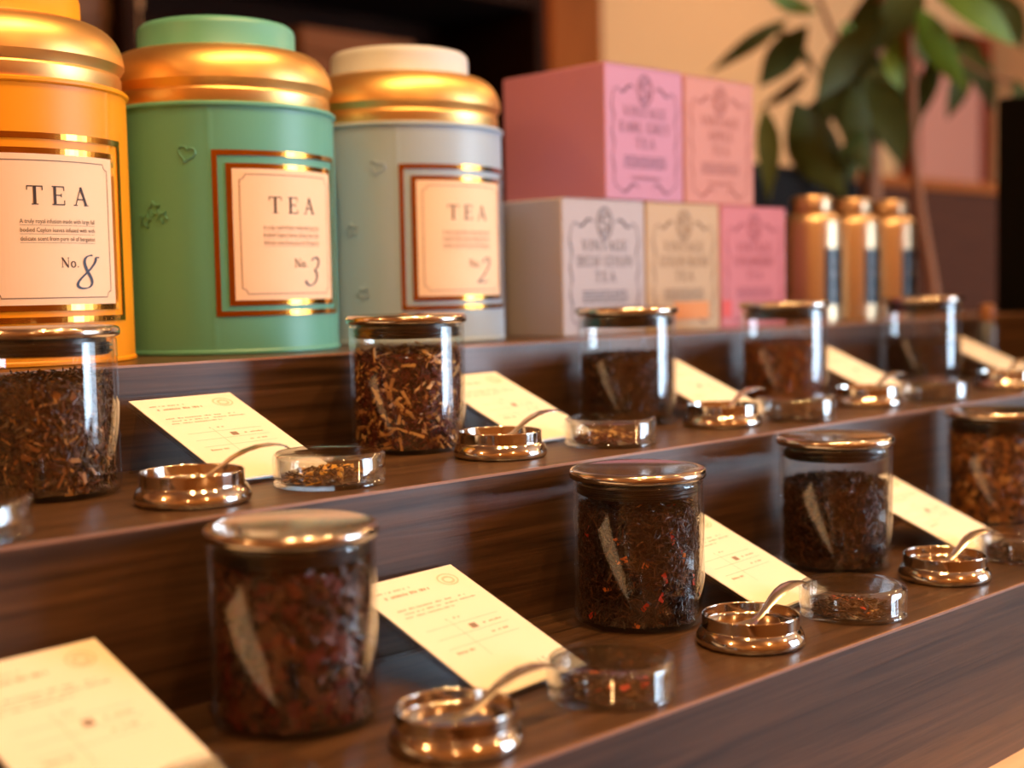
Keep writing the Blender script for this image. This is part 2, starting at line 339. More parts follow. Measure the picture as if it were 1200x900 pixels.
def tin(name_lab, loc, face, body, knob, num, motifs):
    t = thing('tea_tin', name_lab, 'tin', (loc[0], loc[1], H3), math.radians(face), 'round tea tins on the top tier')
    seam = math.radians(-40)
    def rf(a, z):
        a = (a + PI) % (2 * PI) - PI
        d = min(abs(a - seam), abs(a + seam + math.radians(10))); return 1 + .006 * math.exp(-(d / .012) ** 2)
    pr = [(0, .0015), (RT - .004, .0015), (RT - .001, 0), (RT + .0006, .001), (RT + .0006, .003), (RT - .0004, .0042)]
    MB().lathe(pr, 128).build('base_rim', body, t)
    pr = [(RT - .0004, .0042), (RT - .0004, .01)] + [(RT - .0004, .01 + (BH - .014) * i / 6) for i in range(1, 7)] + [(RT - .0004, BH - .0022)]
    MB().lathe(pr, 300, rfun=rf).build('body', body, t, angle=60)
    MB().lathe([(RT - .003, BH - .0025), (RT + .0004, BH - .0024), (RT + .0016, BH - .0012), (RT + .0016, BH + .0006), (RT + .0004, BH + .0016), (RT - .004, BH + .0016)], 128).build('top_rim', body, t)
    d = [(RT - .004, BH + .001), (RT - .0032, BH + .003), (RT - .003, BH + .0115), (RT - .0042, BH + .0135), (RT - .0035, BH + .0155)]
    for i in range(15):
        a = PI / 2 * i / 14; d.append((.066 + (RT - .0665) * math.cos(a) ** .9, BH + .020 + .029 * math.sin(a)))
    d += [(.063, BH + .0495), (.0, BH + .0495)]
    MB().lathe(d, 128).build('dome_lid', M_gold, t, angle=28)
    kz = BH + .0495
    kn = MB().lathe([(.0, kz), (.0636, kz), (.0638, kz + .0006), (.0632, kz + .0015), (.063, kz + .0165), (.0622, kz + .0195), (.0598, kz + .0217), (.056, kz + .0228), (.03, kz + .0232), (0, kz + .0232)], 96).build('knob', knob, t, angle=50)
    def cyl(off): return lambda u, v: ((RT + off) * math.cos(u / RT), (RT + off) * math.sin(u / RT), v)
    D = math.radians
    def frame(hw, z0, z1, th):
        u = RT * D(hw)
        return rect(-u, u, z1 - th, z1, 30) + rect(-u, u, z0, z0 + th, 30) + rect(-u, -u + th, z0 + th, z1 - th) + rect(u - th, u, z0 + th, z1 - th)
    printed('gold_frame', frame(38.9, .0295, .1555, .0040), cyl(.0004), M_foil, t)
    printed('gold_frame', frame(32.6, .0375, .1455, .0044), cyl(.0004), M_foil, t)
    lb = printed('label', rect(-RT * D(29.9), RT * D(29.9), .0415, .1415, 30), cyl(.0006), M_cream, t)
    # border with scooped corners
    u, z0, z1, c = RT * D(26.6), .0462, .1372, .0042; path = []
    for sx, sz, a0 in ((1, 1, 180), (-1, 1, 270), (-1, -1, 0), (1, -1, 90)):
        cx, cz = sx * u, (z1 if sz > 0 else z0)
        a = arc(cx, cz, c, c, a0 + 90, a0, 6) if True else 0
        path += a
    path = dense(path + [path[0]], .004)
    printed('border_line', polyline(path, .0006), cyl(.0008), M_ink2, lb)
    x = .0015
    printed('lettering', serif('TEA', x, .108, .0125, .42, 1.05), cyl(.0009), M_ink, lb)
    sm = para(TINTXT, -.027 + x, .027 + x, .0958, .0042, .0058)
    sm += [q for i in range(3) for q in rect(-.027 + x, .027 + x, .0943 - i * .0058, .0945 - i * .0058, 12)]
    printed('small_print', sm, cyl(.0009), M_ink2 if num != 8 else M_ink, lb)
    printed('number_sign', serif('No.', .0075, .0665, .0066, .1), cyl(.0009), M_ink, lb)
    pts, ws = numeral(num); hh = .0225
    printed('numeral', polyline([(.021 + px * hh, .0522 + py * hh) for px, py in pts], [k * hh for k in ws]), cyl(.0009), M_blueink, lb)
    for kind, ang, z, s, rot in motifs:
        u0 = RT * D(ang)
        if kind == 'heart':
            pts = [(.5 * math.sin(a) ** 3 * 1.05, .03 + (13 * math.cos(a) - 5 * math.cos(2 * a) - 2 * math.cos(3 * a) - math.cos(4 * a)) / 32) for a in [2 * PI * i / 32 for i in range(33)]]
        else:
            pts = [((.5 if i % 2 == 0 else .22) * math.cos(PI / 2 + i * PI / 5), (.5 if i % 2 == 0 else .22) * math.sin(PI / 2 + i * PI / 5)) for i in range(11)]
        cr, sr = math.cos(rot), math.sin(rot)
        P = [(u0 + s * (px * cr - py * sr), z + s * (px * sr + py * cr)) for px, py in pts]
        P = [tuple(q) for q in dense(P, .002)]
        MB().tube([cyl(.0001)(*q) for q in P], .0007, 6).build(kind + '_emboss', body, t)
    return t
M_yel = pmat('yellow_enamel', '#ee9800', .45); M_grn = pmat('mint_enamel', '#5ba393', .42); M_blu = pmat('powder_blue_enamel', '#9db3c6', .42); M_pale = pmat('pale_grey_enamel', '#bcc3c9', .42)
tin('yellow tea tin with gold dome lid, label No. 8, at the left edge', (.4127, .9545), 271, M_yel, M_yel, 8, [])
tin('mint green tea tin with gold dome lid and label No. 3', (.608, .967), 272.5, M_grn, M_grn, 3,
    [('heart', -50.5, .1527, .0125, -.25), ('star', -68, .112, .013, .2), ('star', -73, .104, .012, -.3), ('star', -63.5, .106, .010, .6)])
tin('pale blue tea tin with gold dome lid, label No. 2, next to the tea boxes', (.806, .9735), 267.5, M_blu, M_pale, 2,
    [('heart', -50.5, .1527, .0125, -.25), ('star', -66, .1, .013, .2), ('star', -60, .045, .012, .4)])

# ---------------------------------------------------------------- tea cartons
BW, BHh, BD = .1205, .1305, .14
def carton(name_lab, x, y, z, col, l2, wide, ink, band=None, bandcol=None):
    t = thing('tea_carton', name_lab, 'box', (x, y, z), 0, 'paper tea cartons stacked on the top tier')
    MB().box(.0006, BW - .0006, 0, BD, 0, BHh, bev=.0012).build('carton_body', col, t)
    fn = lambda u, v: (BW / 2 + u, -.0004, v)
    MB().box(.003, BW - .003, -.0002, .05, BHh - .0002, BHh + .0003).build('lid_flap', col, t, smooth=False)
    P = []
    P += polyline(arc(0, .108, .0105, .0145, 0, 360, 28), .0014) + polyline(arc(0, .108, .0082, .012, 0, 360, 28), .0006)
    P += serif('S', 0, .0995, .0165, .1)
    for s in (-1, 1):
        P += polyline([(s * (.016 + .024 * k / 14), .108 + .0035 * math.sin(k / 14 * 2 * PI)) for k in range(15)], [.0006 + .002 * math.sin(PI * k / 14) for k in range(15)])
        P += polyline(arc(s * .040, .098, .008, .010, 90, 90 - s * 95, 8), .001)
        P += polyline([(s * (.048 + .0016 * math.sin(k / 24 * 6 * PI)), .098 - .076 * k / 24) for k in range(25)], [.0007 + .0012 * abs(math.sin(k / 24 * 3 * PI)) for k in range(25)])
        P += polyline(arc(s * .040, .022, .008, .010, -90, -90 + s * 95, 8), .001)
        P += polyline([(s * (.010 + .030 * k / 14), .012 + .004 * math.sin(k / 14 * 2 * PI)) for k in range(15)], [.0006 + .002 * math.sin(PI * k / 14) for k in range(15)])
    P += serif('VINTAGE', 0, .0815, .0098, .16, .98)
    P += serif(l2, 0, .0665, .0098, .12, wide)
    P += serif('TEA', 0, .0515, .0098, .25, 1.0)
    for i in range(4): P += [q for k in range(9) for q in rect(-.032 + k * .0072, -.032 + k * .0072 + (.0058, .0066, .005)[(k + i) % 3], .0418 - i * .0032, .0431 - i * .0032)]
    P += polyline([(-.022 + .044 * k / 40, .022 + .0016 * math.sin(k * 1.9)) for k in range(41)], .0009)
    printed('front_print', P, fn, ink, t)
    if band: printed('colour_band', rect(*band), lambda u, v: (BW / 2 + u, -.0006, v), bandcol, t)
    return t
M_mag = pmat('orchid_card', '#ae7694', .55); M_sal = pmat('salmon_card', '#b3776a', .55); M_gry = pmat('lilac_grey_card', '#a29ca2', .55); M_crm = pmat('sand_card', '#ae9672', .55); M_pnk = pmat('rose_card', '#b36670', .55)
I_mag = pmat('plum_ink', '#5d2c44', .6); I_sal = pmat('brick_ink', '#85392c', .6); I_gry = pmat('slate_ink', '#463f45', .6); I_crm = pmat('umber_ink', '#6a4f2b', .6); I_pnk = pmat('crimson_ink', '#822f3a', .6)
Yb = .872
carton('lilac grey tea carton, leftmost of the lower three, DECAF CEYLON', .912, Yb, H3, M_gry, 'DECAF CEYLON', .72, I_gry)
carton('sand coloured tea carton in the middle of the lower three, CEYLON BLEND', .912 + BW + .001, Yb, H3, M_crm, 'CEYLON BLEND', .72, I_crm, (-.018, .040, .012, .030), pmat('orange_band', '#c9822e', .55))
carton('rose pink tea carton, rightmost of the lower three, STRAWBERRY', .912 + 2 * (BW + .001), Yb, H3, M_pnk, 'STRAWBERRY', .76, I_pnk, (-.058, -.042, .012, .030), pmat('red_band', '#c8433a', .55))
carton('orchid pink tea carton stacked on top, EARL GREY', .974, Yb, H3 + BHh + .0005, M_mag, 'EARL GREY', .95, I_mag)
carton('salmon tea carton stacked on top, APPLE', .974 + BW + .004, Yb + .002, H3 + BHh + .0005, M_sal, 'APPLE', 1.0, I_sal)

# ---------------------------------------------------------------- steel canisters
M_can = pmat('brushed_champagne_steel', '#cdb08c', .38, 1); M_blk = pmat('black_label', '#0d0d10', .3); M_silv = pmat('silver_print', '#8d8f9a', .4)
def canister(x, lab):
    t = thing('tea_canister', lab, 'canister', (x, .925, H3), math.radians(270), 'steel canisters beside the cartons')
    r = .0355; h = .131
    MB().lathe([(0, 0), (r - .001, 0), (r, .001), (r, h - .014), (r - .001, h - .008), (r - .005, h - .003), (r - .011, h), (0, h)], 64).build('body', M_can, t)
    MB().lathe([(0, h), (r - .0115, h), (r - .011, h + .001), (r - .011, h + .017), (r - .0125, h + .0195), (r - .016, h + .0205), (0, h + .0205)], 48).build('cap', M_can, t)
    cy = lambda off: (lambda u, v: ((r + off) * math.cos(u / r), (r + off) * math.sin(u / r), v))
    lb = printed('label', rect(-.019, .019, .02, .088, 12), cy(.0004), M_blk, t)
    printed('label_print', serif('TEA', 0, .068, .006, .2) + rect(-.012, .012, .058, .0592, 6) + rect(-.012, .012, .0545, .0553, 6) + rect(-.009, .009, .034, .035, 6), cy(.0008), M_silv, lb)
canister(1.4066, 'champagne steel tea canister with black label, nearest to the rose carton')
canister(1.4955, 'champagne steel tea canister with black label, middle one of three')
canister(1.5846, 'champagne steel tea canister with black label, farthest from the cartons')

# ---------------------------------------------------------------- loose tea
def shards(n, place, L, Wd, T, nm, weights, jit=.25):
    """n small leaf slivers: returns verts (n*8,3), faces, material index per sliver"""
    pos, tang, nor = place(n)
    bi = np.cross(nor, tang)
    l = rng.uniform(*L, n)[:, None] / 2; wd = rng.uniform(*Wd, n)[:, None] / 2; th = rng.uniform(*T, n)[:, None] / 2
    vs = []
    bend = rng.uniform(-.25, .25, n)[:, None] * l
    for a, tp in ((-1, .55), (1, .55)):
        for sw, sn in ((-1, -1), (1, -1), (1, 1), (-1, 1)):
            k = rng.uniform(1 - jit, 1 + jit, (n, 1))
            vs.append(pos + tang * l * a * k + bi * (wd * sw * k * tp * 1.4 + bend) + nor * th * sn)
    V = np.stack(vs, 1).reshape(-1, 3)
    base = np.array([(0, 3, 2, 1), (4, 5, 6, 7), (0, 1, 5, 4), (1, 2, 6, 5), (2, 3, 7, 6), (3, 0, 4, 7)])
    Fc = (base[None] + (np.arange(n) * 8)[:, None, None]).reshape(-1, 4)
    mi = np.repeat(rng.choice(len(weights), n, p=np.array(weights) / sum(weights)), 6)
    return V, Fc, mi
def stuffmesh(name, parts, mats, loc, rmax, zmin, core=None, coremat=0):
    Vs, Fs, Ms = [], [], []; o = 0
    for V, Fc, mi in parts: Vs.append(V); Fs.append(Fc + o); Ms.append(mi); o += len(V)
    V = np.concatenate(Vs); Fc = np.concatenate(Fs); Mi = np.concatenate(Ms)
    rr = np.hypot(V[:, 0], V[:, 1]); k = np.minimum(1, rmax / np.maximum(rr, 1e-9)); V[:, 0] *= k; V[:, 1] *= k; V[:, 2] = np.maximum(V[:, 2], zmin)
    b = MB(); b.v = V.tolist(); b.f = Fc.tolist(); b.m = Mi.tolist()
    if core: b.lathe(core, 40, coremat)
    return b.build(name, mats, None, smooth=False, loc=loc)
def unit(a): return a / np.maximum(np.linalg.norm(a, axis=1)[:, None], 1e-9)
def wallplace(r, top, dep, slope):
    def f(n):
        th = rng.uniform(0, 2 * PI, n); z = rng.uniform(.0035, 1, n) * 1.0
        tp = top + slope * np.cos(th - .6); z = .0035 + (tp - .0035) * rng.uniform(0, 1, n); rad = r - rng.uniform(0, dep, n)
        er = np.stack([np.cos(th), np.sin(th), 0 * th], 1); et = np.stack([-np.sin(th), np.cos(th), 0 * th], 1); ez = np.array([[0, 0, 1.]])
        a = rng.uniform(0, 2 * PI, n)[:, None]; tang = unit(et * np.cos(a) + ez * np.sin(a) + er * rng.normal(0, .28, n)[:, None])
        nor = unit(er - tang * (er * tang).sum(1)[:, None]); pos = er * rad[:, None] + ez * z[:, None]
        return pos, tang, nor
    return f
def topplace(r, top, rough, slope=0, dome=0):
    def f(n):
        th = rng.uniform(0, 2 * PI, n); rad = r * np.sqrt(rng.uniform(0, 1, n)); z = top + slope * np.cos(th - .6) * rad / r + dome * (1 - (rad / r) ** 2) + rng.uniform(-rough, rough, n)
        a = rng.uniform(0, 2 * PI, n); tang = unit(np.stack([np.cos(a), np.sin(a), rng.normal(0, .35, n)], 1)); up = np.tile(np.array([[0., 0, 1]]), (n, 1)) + rng.normal(0, .3, (n, 3))
        nor = unit(up - tang * (up * tang).sum(1)[:, None])
        return np.stack([rad * np.cos(th), rad * np.sin(th), z], 1), tang, nor
    return f
def tm(nm, col, rough=.42): return pmat(nm, col, rough)
T_blk = tm('tea_black', '#2a1711'); T_dk = tm('tea_dark', '#3d2317'); T_br = tm('tea_brown', '#5c3823'); T_rd = tm('tea_russet', '#6b3520'); T_tan = tm('tea_tan', '#b98a52'); T_lt = tm('tea_straw', '#d9b070')
T_red = tm('petal_red', '#c23418'); T_or = tm('petal_orange', '#dd7a2c'); T_yel = tm('fruit_yellow', '#eab24a'); T_ol = tm('tea_olive', '#5a4326'); T_gold = tm('tea_golden', '#8f5a2a'); T_pk = tm('fruit_crimson', '#5e1f17')
RI = .0400
TEAS = {
 'chunky': dict(mats=[T_blk, T_dk, T_br, T_pk, T_rd], leaf=(2200, (.004, .009), (.0015, .003), (.0008, .002), [4, 4, 3, 3, 0]), extra=[(260, (.007, .013), (.005, .009), (.003, .005), [1, 2, 3, 3, 2])]),
 'petal': dict(mats=[T_blk, T_dk, T_br, T_red, T_or, T_lt], leaf=(5600, (.004, .008), (.0006, .0013), (.0005, .001), [6, 5, 2, 0, 0, 0]), extra=[(46, (.004, .007), (.003, .0045), (.0005, .001), [0, 0, 0, 6, 4, 1])]),
 'dark': dict(mats=[T_blk, T_dk, T_br], leaf=(5200, (.004, .008), (.0007, .0014), (.0005, .001), [6, 5, 3]), extra=[]),
 'golden': dict(mats=[T_dk, T_br, T_gold, T_tan], leaf=(2400, (.004, .008), (.0015, .003), (.001, .002), [2, 4, 5, 1]), extra=[(260, (.006, .011), (.004, .008), (.003, .004), [1, 3, 5, 2])]),
 'olive': dict(mats=[T_dk, T_br, T_ol, T_tan, T_gold], leaf=(4200, (.005, .010), (.0009, .0018), (.0006, .001), [4, 5, 5, .9, .6]), extra=[(45, (.005, .008), (.003, .005), (.002, .003), [0, 2, 1, 1, 2])]),
 'sticks': dict(mats=[T_dk, T_pk, T_rd, T_tan, T_lt], leaf=(4800, (.003, .006), (.0008, .0016), (.0006, .0012), [4, 5, 5, .6, 0]), extra=[(230, (.007, .017), (.0018, .0034), (.0012, .002), [0, 0, 0, 4, 6])]),
 'rust': dict(mats=[T_dk, T_br, T_rd, T_gold], leaf=(3600, (.003, .007), (.0012, .0024), (.0008, .0015), [2, 4, 5, 3]), extra=[(120, (.006, .01), (.003, .005), (.002, .003), [0, 1, 3, 3])]),
 'coal': dict(mats=[T_blk, T_dk], leaf=(4200, (.004, .008), (.0007, .0015), (.0005, .001), [7, 2]), extra=[]),
}
def jar_tea(kind, loc, top, label):
    t = TEAS[kind]; n, L, Wd, T, ww = t['leaf']; r = RI - .0008; sl = .0025
    parts = [shards(n, wallplace(r - .0006, top, .0035, sl), L, Wd, T, '', ww), shards(int(n * .28), topplace(r - .002, top - .001, .0025, sl), L, Wd, T, '', ww)]
    for n2, L2, W2, T2, w2 in t['extra']:
        parts.append(shards(n2, wallplace(r - .0012, top - .001, .002, sl), L2, W2, T2, '', w2, .4)); parts.append(shards(int(n2 * .15) + 1, topplace(r - .004, top, .0015, sl), L2, W2, T2, '', w2, .4))
    o = stuffmesh('loose_tea', parts, t['mats'], loc, RI - .0003, .0034, [(0, .0034), (r - .004, .0034), (r - .0032, .006), (r - .0032, top - .004), (0, top - .0035)], 0)
    return tag(o, label, 'tea', 'loose tea in the jars', 'stuff')

# ---------------------------------------------------------------- glass jars
def make_jar():
    j = thing('tea_jar', '', 'jar', (0, 0, 0), 0, 'glass jars of loose tea')
    ro = .0425; prof = [(0, .0006), (.034, .0003), (.037, 0), (.0398, .0007), (.0417, .0026), (ro, .006), (ro, .0068), (ro, .0902), (ro, .091), (.0421, .0925), (.0412, .0931), (.0406, .0925), (.0404, .091), (.0404, .0902), (.0404, .0073), (.0404, .0065), (.0396, .0042), (.0372, .003), (.034, .0027), (0, .0029)]
    MB().lathe(prof, 72).build('glass_body', M_glass, j, angle=60)
    lid = MB().lathe([(0, .0936), (.0425, .0936), (.0441, .0945), (.0446, .0962), (.0445, .0980), (.0437, .0994), (.0422, .1002), (.0405, .1004), (.0385, .0999), (.034, .0989), (.02, .0978), (0, .0974)], 72).build('lid', M_lid, j, angle=60)
    MB().lathe([(0, .0832), (.0372, .0832), (.0382, .0838), (.0382, .0846), (.0399, .0851), (.0399, .0857), (.0382, .0862), (.0382, .0876), (.0399, .0881), (.0399, .0887), (.0382, .0892), (.0382, .0902), (.0365, .0904), (.0365, .0935), (0, .0935)], 64).build('gasket', M_rubber, lid, angle=20)
    return j
JY1, JY2 = .5662, .769
JARS = [
 ('chunky', .3903, JY1, H1, .079, 'glass tea jar nearest the camera, filled with dark chunky tea', 'dark red brown chunky tea in the nearest jar'),
 ('petal', .6602, JY1, H1, .0755, 'glass tea jar with black tea and red petals, second on the lowest tier', 'black tea speckled with red and orange petals in jar'),
 ('dark', .8925, JY1, H1, .064, 'glass tea jar with plain dark tea, third on the lowest tier', 'fine dark tea in the third jar of the lowest tier'),
 ('golden', 1.155, JY1, H1, .080, 'glass tea jar with golden brown tea, at the right edge', 'golden brown flaky tea in the jar at right edge'),
 ('olive', .357, JY2, H2, .068, 'glass tea jar in front of the yellow tin, at the left edge', 'brown olive leaf tea in the jar before the yellow tin'),
 ('sticks', .6374, JY2, H2, .072, 'glass tea jar with straw coloured sticks, before the blue tin', 'reddish tea with pale straw sticks in jar'),
 ('dark', .8844, JY2, H2, .057, 'glass tea jar before the lilac grey and sand cartons', 'dark tea in the jar before the lower cartons'),
 ('rust', 1.1207, JY2, H2, .059, 'glass tea jar with rusty brown tea, before the rose carton', 'rusty brown tea in the jar before the rose carton'),
 ('coal', 1.391, JY2, H2, .05, 'glass tea jar with near black tea, farthest on the middle tier', 'near black tea in the farthest jar of the middle tier'),
]
J0 = None
for i, (k, x, y, z, top, lab, lab2) in enumerate(JARS):
    if J0 is None: J0 = make_jar(); J0.location = (x, y, z); J0['label'] = lab
    else: dup(J0, (x, y, z), i * .7, lab)
    jar_tea(k, (x, y, z), top, lab2)

# ---------------------------------------------------------------- acrylic easels and cards
CW, RUN, RISE, CYAW = .084, .106, .0465, math.radians(6)
SL = math.hypot(RUN, RISE); PA = math.atan2(RISE, RUN)
def make_easel():
    e = thing('card_easel', '', 'card stand', (0, 0, 0), 0, 'clear acrylic card easels')
    t = .0016; nz, ny = math.cos(PA), -math.sin(PA)         # outward normal of the slope (y,z)
    def slab(y0, z0, y1, z1, th, x0=0, x1=CW):
        d = Vector((y1 - y0, z1 - z0)).normalized(); n = Vector((-d.y, d.x)) * th
        q = [(y0, z0), (y1, z1), (y1 - n.x, z1 - n.y), (y0 - n.x, z0 - n.y)]
        return MB().add([(x, a, c) for x in (x0, x1) for a, c in q], [(0, 3, 2, 1), (4, 5, 6, 7), (0, 1, 5, 4), (1, 2, 6, 5), (2, 3, 7, 6), (3, 0, 4, 7)])
    slab(.004, .0022, RUN, RISE - .0004, t).build('front_plate', M_acryl, e, smooth=False)
    slab(RUN - .012, RISE - .0075, RUN - .002, .0002, -t).build('back_plate', M_acryl, e, smooth=False)
    MB().box(0, CW, -.0024, -.0008, 0, .0045).build('lip', M_acryl, e, smooth=False)
    MB().box(0, CW, -.0008, .0045, 0.0001, .0012).build('foot', M_acryl, e, smooth=False)
    return e
def make_card(var):
    c = thing('tea_card', '', 'card', (0, 0, 0), 0, 'ivory tea description cards')
    n = Vector((0, -math.sin(PA), math.cos(PA))); d = Vector((0, math.cos(PA), math.sin(PA))); o = Vector((0, .0003, .0024))
    def fn(off): return lambda u, v: tuple(o + Vector((u, 0, 0)) + d * v + n * off)
    P = [fn(k)(u, v) for k in (0.0, .0007) for u, v in ((.0004, 0), (CW - .0004, 0), (CW - .0004, SL - .003), (.0004, SL - .003))]
    MB().add(P, [(3, 2, 1, 0), (4, 5, 6, 7), (0, 1, 5, 4), (1, 2, 6, 5), (2, 3, 7, 6), (3, 0, 4, 7)]).build('card_sheet', M_card, c, smooth=False)
    rr = random.Random(var); Q = []
    def row(x0, x1, y, h, dens=.7):
        x = x0
        while x < x1:
            wv = rr.uniform(.0006, .0022)
            if rr.random() < dens: Q.extend(rect(x, min(x + wv, x1), y, y + h * rr.uniform(.6, 1)))
            x += wv + .0005
    row(.008, .040, .101, .0016); row(.012, .048, .0955, .0026, .8)
    row(.010, .066, .083, .0015); row(.010, .072, .0795, .0012, .8); row(.010, .05, .076, .0012, .8)
    row(.028, .046, .066, .0016)
    for y in (.0615, .052, .043): Q.extend(rect(.012, .072, y, y + .00025))
    Q.extend(rect(.034, .03425, .03, .0655)); row(.014, .028, .0375, .0022); row(.05, .066, .0465, .0016); row(.054, .07, .0555, .0014)
    printed('print', Q, fn(.0009), M_cardink, c)
    printed('emblem', polyline(arc(.068, .1, .0075, .0055, 0, 360, 20), .0011) + polyline(arc(.068, .0995, .004, .003, 0, 360, 12), .0016), fn(.0009), M_stamp, c)
    printed('colour_square', rect(.043, .0485, .054, .0585), fn(.0009), M_brownsq, c)
    fs, wd = text2d('1.5', .0065); printed('figure', [[Vector((.056 + v.x, .012 + v.y)) for v in f] for f in fs], fn(.0009), M_cardink, c)
    return c
CARDS = [(.234, .505, H1, 'in the bottom left corner of the picture'), (.469, .505, H1, 'right of the nearest jar'), (.7187, .506, H1, 'right of the petal tea jar'), (.983, .505, H1, 'right of the third jar on the lowest tier'),
         (.4442, .7085, H2, 'right of the jar before the yellow tin'), (.702, .7085, H2, 'right of the jar with straw sticks'), (.939, .7085, H2, 'between the two jars before the cartons'), (1.205, .7085, H2, 'left of the near black tea jar'), (1.506, .7085, H2, 'farthest right on the middle tier')]
E0 = make_easel(); K0 = make_card(1)
for i, (x, y, z, wh) in enumerate(CARDS):
    for src, nm in ((E0, 'clear acrylic easel holding the card '), (K0, 'ivory printed tea card ')):
        if i == 0: src.location = (x, y, z); src.rotation_euler.z = CYAW; src['label'] = nm + wh
        else: dup(src, (x, y, z), CYAW, nm + wh)

# ---------------------------------------------------------------- steel dishes with spoons, glass sample dishes
def make_dish():
    d = thing('steel_dish', '', 'dish', (0, 0, 0), 0, 'steel spoon dishes')
    MB().lathe([(0, .0008), (.028, .0005), (.0305, 0), (.0322, .0008), (.033, .0028), (.0329, .0046), (.0322, .0066), (.0310, .0086), (.0302, .0097), (.0294, .0102), (.0293, .0106), (.0293, .0112), (.0293, .0176), (.0293, .0181), (.0290, .0184), (.0286, .0181), (.0285, .0176), (.0284, .0128), (.0281, .0118), (.027, .0112), (.0265, .0111), (0, .0108)], 72).build('dish_body', M_steel, d, angle=60)
    return d
def make_spoon():
    s = thing('tea_spoon', '', 'spoon', (0, 0, 0), 0, 'small steel tea spoons')
    path = [(-.022, .0145, .0012), (-.019, .0130, .0052), (-.014, .0120, .0072), (-.008, .0118, .0076), (-.002, .0122, .0058), (.004, .0132, .0032), (.011, .0152, .0026), (.018, .0190, .0030), (.025, .0232, .0040), (.033, .0264, .0050), (.041, .0282, .0056), (.049, .0286, .0056), (.055, .0278, .0048), (.059, .0266, .0034), (.0615, .0254, .0010)]
    rings = []; nn = 8
    for i, (x, z, hw) in enumerate(path):
        a = path[max(i - 1, 0)]; c = path[min(i + 1, len(path) - 1)]; t = Vector((c[0] - a[0], c[1] - a[1])).normalized(); n = Vector((-t.y, t.x)); ring = []
        dish = .0022 if i < 5 else -.0010
        for sg in (1, -1):
            for k in range(nn + 1) if sg > 0 else range(nn, -1, -1):
                q = -1 + 2 * k / nn; off = dish * (q * q - 1) * (hw / .0076) + sg * .00045 * math.sqrt(max(0, 1.02 - q * q))
                ring.append((x + n.x * off, q * hw, z + n.y * off))
        rings.append(ring)
    MB().loft(rings[:6]).build('spoon_bowl', M_spoon, s, angle=60)
    MB().loft(rings[5:]).build('spoon_handle', M_spoon, s, angle=60)
    return s
def make_petri():
    p = thing('sample_dish', '', 'glass dish', (0, 0, 0), 0, 'round glass sample dishes')
    MB().lathe([(0, .0004), (.0325, 0), (.0343, .0006), (.0346, .0018), (.0338, .003), (.0326, .0042), (.0326, .0165), (.0321, .017), (.0316, .0165), (.0314, .003), (.030, .002), (0, .0018)], 64).build('base_dish', M_petri, p, angle=50)
    MB().lathe([(.0331, .0055), (.0337, .005), (.0345, .0055), (.0346, .0175), (.0338, .0198), (.0318, .0206), (.029, .0200), (0, .0200), (0, .0186), (.030, .0186), (.0325, .0178), (.0331, .016)], 64, close=True).build('cover', M_petri, p, angle=50)
    return p
SET1 = [  # dish x,y ; spoon angle ; petri x,y ; tea kind ; tier
 (None, (.29, .467), 'dark', H1, None, 'cut off by the bottom edge of the picture'),
 ((.4183, .4745), (.5270, .4725), 'petal', H1, 2, 'before the petal tea jar'),
 ((.6613, .4790), (.7645, .4720), 'petal', H1, 3, 'before the third jar of the lowest tier'),
 ((.9009, .4800), (1.006, .470), 'dark', H1, 0, 'before the golden tea jar at the right edge'),
 (None, (.2602, .6608), 'olive', H2, 0, 'cut off by the left edge of the picture'),
 ((.3970, .6720), (.4907, .6695), 'olive', H2, 0, 'left of the jar with straw sticks'),
 ((.6498, .6840), (.7497, .6695), 'sticks', H2, 0, 'before the jar at the lower cartons'),
 ((.9079, .6850), (.988, .6660), 'dark', H2, 0, 'before the rusty tea jar'),
 ((1.1350, .6850), (1.222, .6640), 'coal', H2, 0, 'before the near black tea jar'),
 ((1.405, .6780), None, '', H2, 0, 'at the far right end of the middle tier'),
]
DISHLAB = {'before the petal tea jar': 'nearest the camera', 'before the third jar of the lowest tier': 'right of the petal tea jar', 'before the golden tea jar at the right edge': 'right of the third jar on the lowest tier',
           'left of the jar with straw sticks': 'right of the jar before the yellow tin', 'before the jar at the lower cartons': 'right of the jar with straw sticks', 'before the rusty tea jar': 'right of the jar before the lilac carton', 'before the near black tea jar': 'right of the rusty tea jar'}
D0 = make_dish(); S0 = make_spoon(); P0 = make_petri(); ud = up = False
def petri_tea(kind, loc, label, yellow=False):
    t = TEAS[kind]; n, L, Wd, T, ww = t['leaf']; mats = list(t['mats']); ww = list(ww)
    parts = [shards(420, topplace(.026, .0035, .0015, 0, .0055), L, Wd, T, '', ww)]
    if t['extra']:
        n2, L2, W2, T2, w2 = t['extra'][0]
        if kind == 'olive': mats[4] = T_yel; parts.append(shards(26, topplace(.02, .0065, .001, 0, .003), (.004, .007), (.003, .005), (.002, .004), '', [0, 0, 0, 0, 1], .4))
        else: parts.append(shards(14, topplace(.022, .0055, .001, 0, .0035), L2, W2, T2, '', w2, .4))
    o = stuffmesh('tea_sample', parts, mats, loc, .0305, .0022, [(0, .0021), (.0245, .0021), (.022, .0045), (.012, .0075), (0, .008)], 0)
    return tag(o, label, 'tea', 'tea samples in glass dishes', 'stuff')
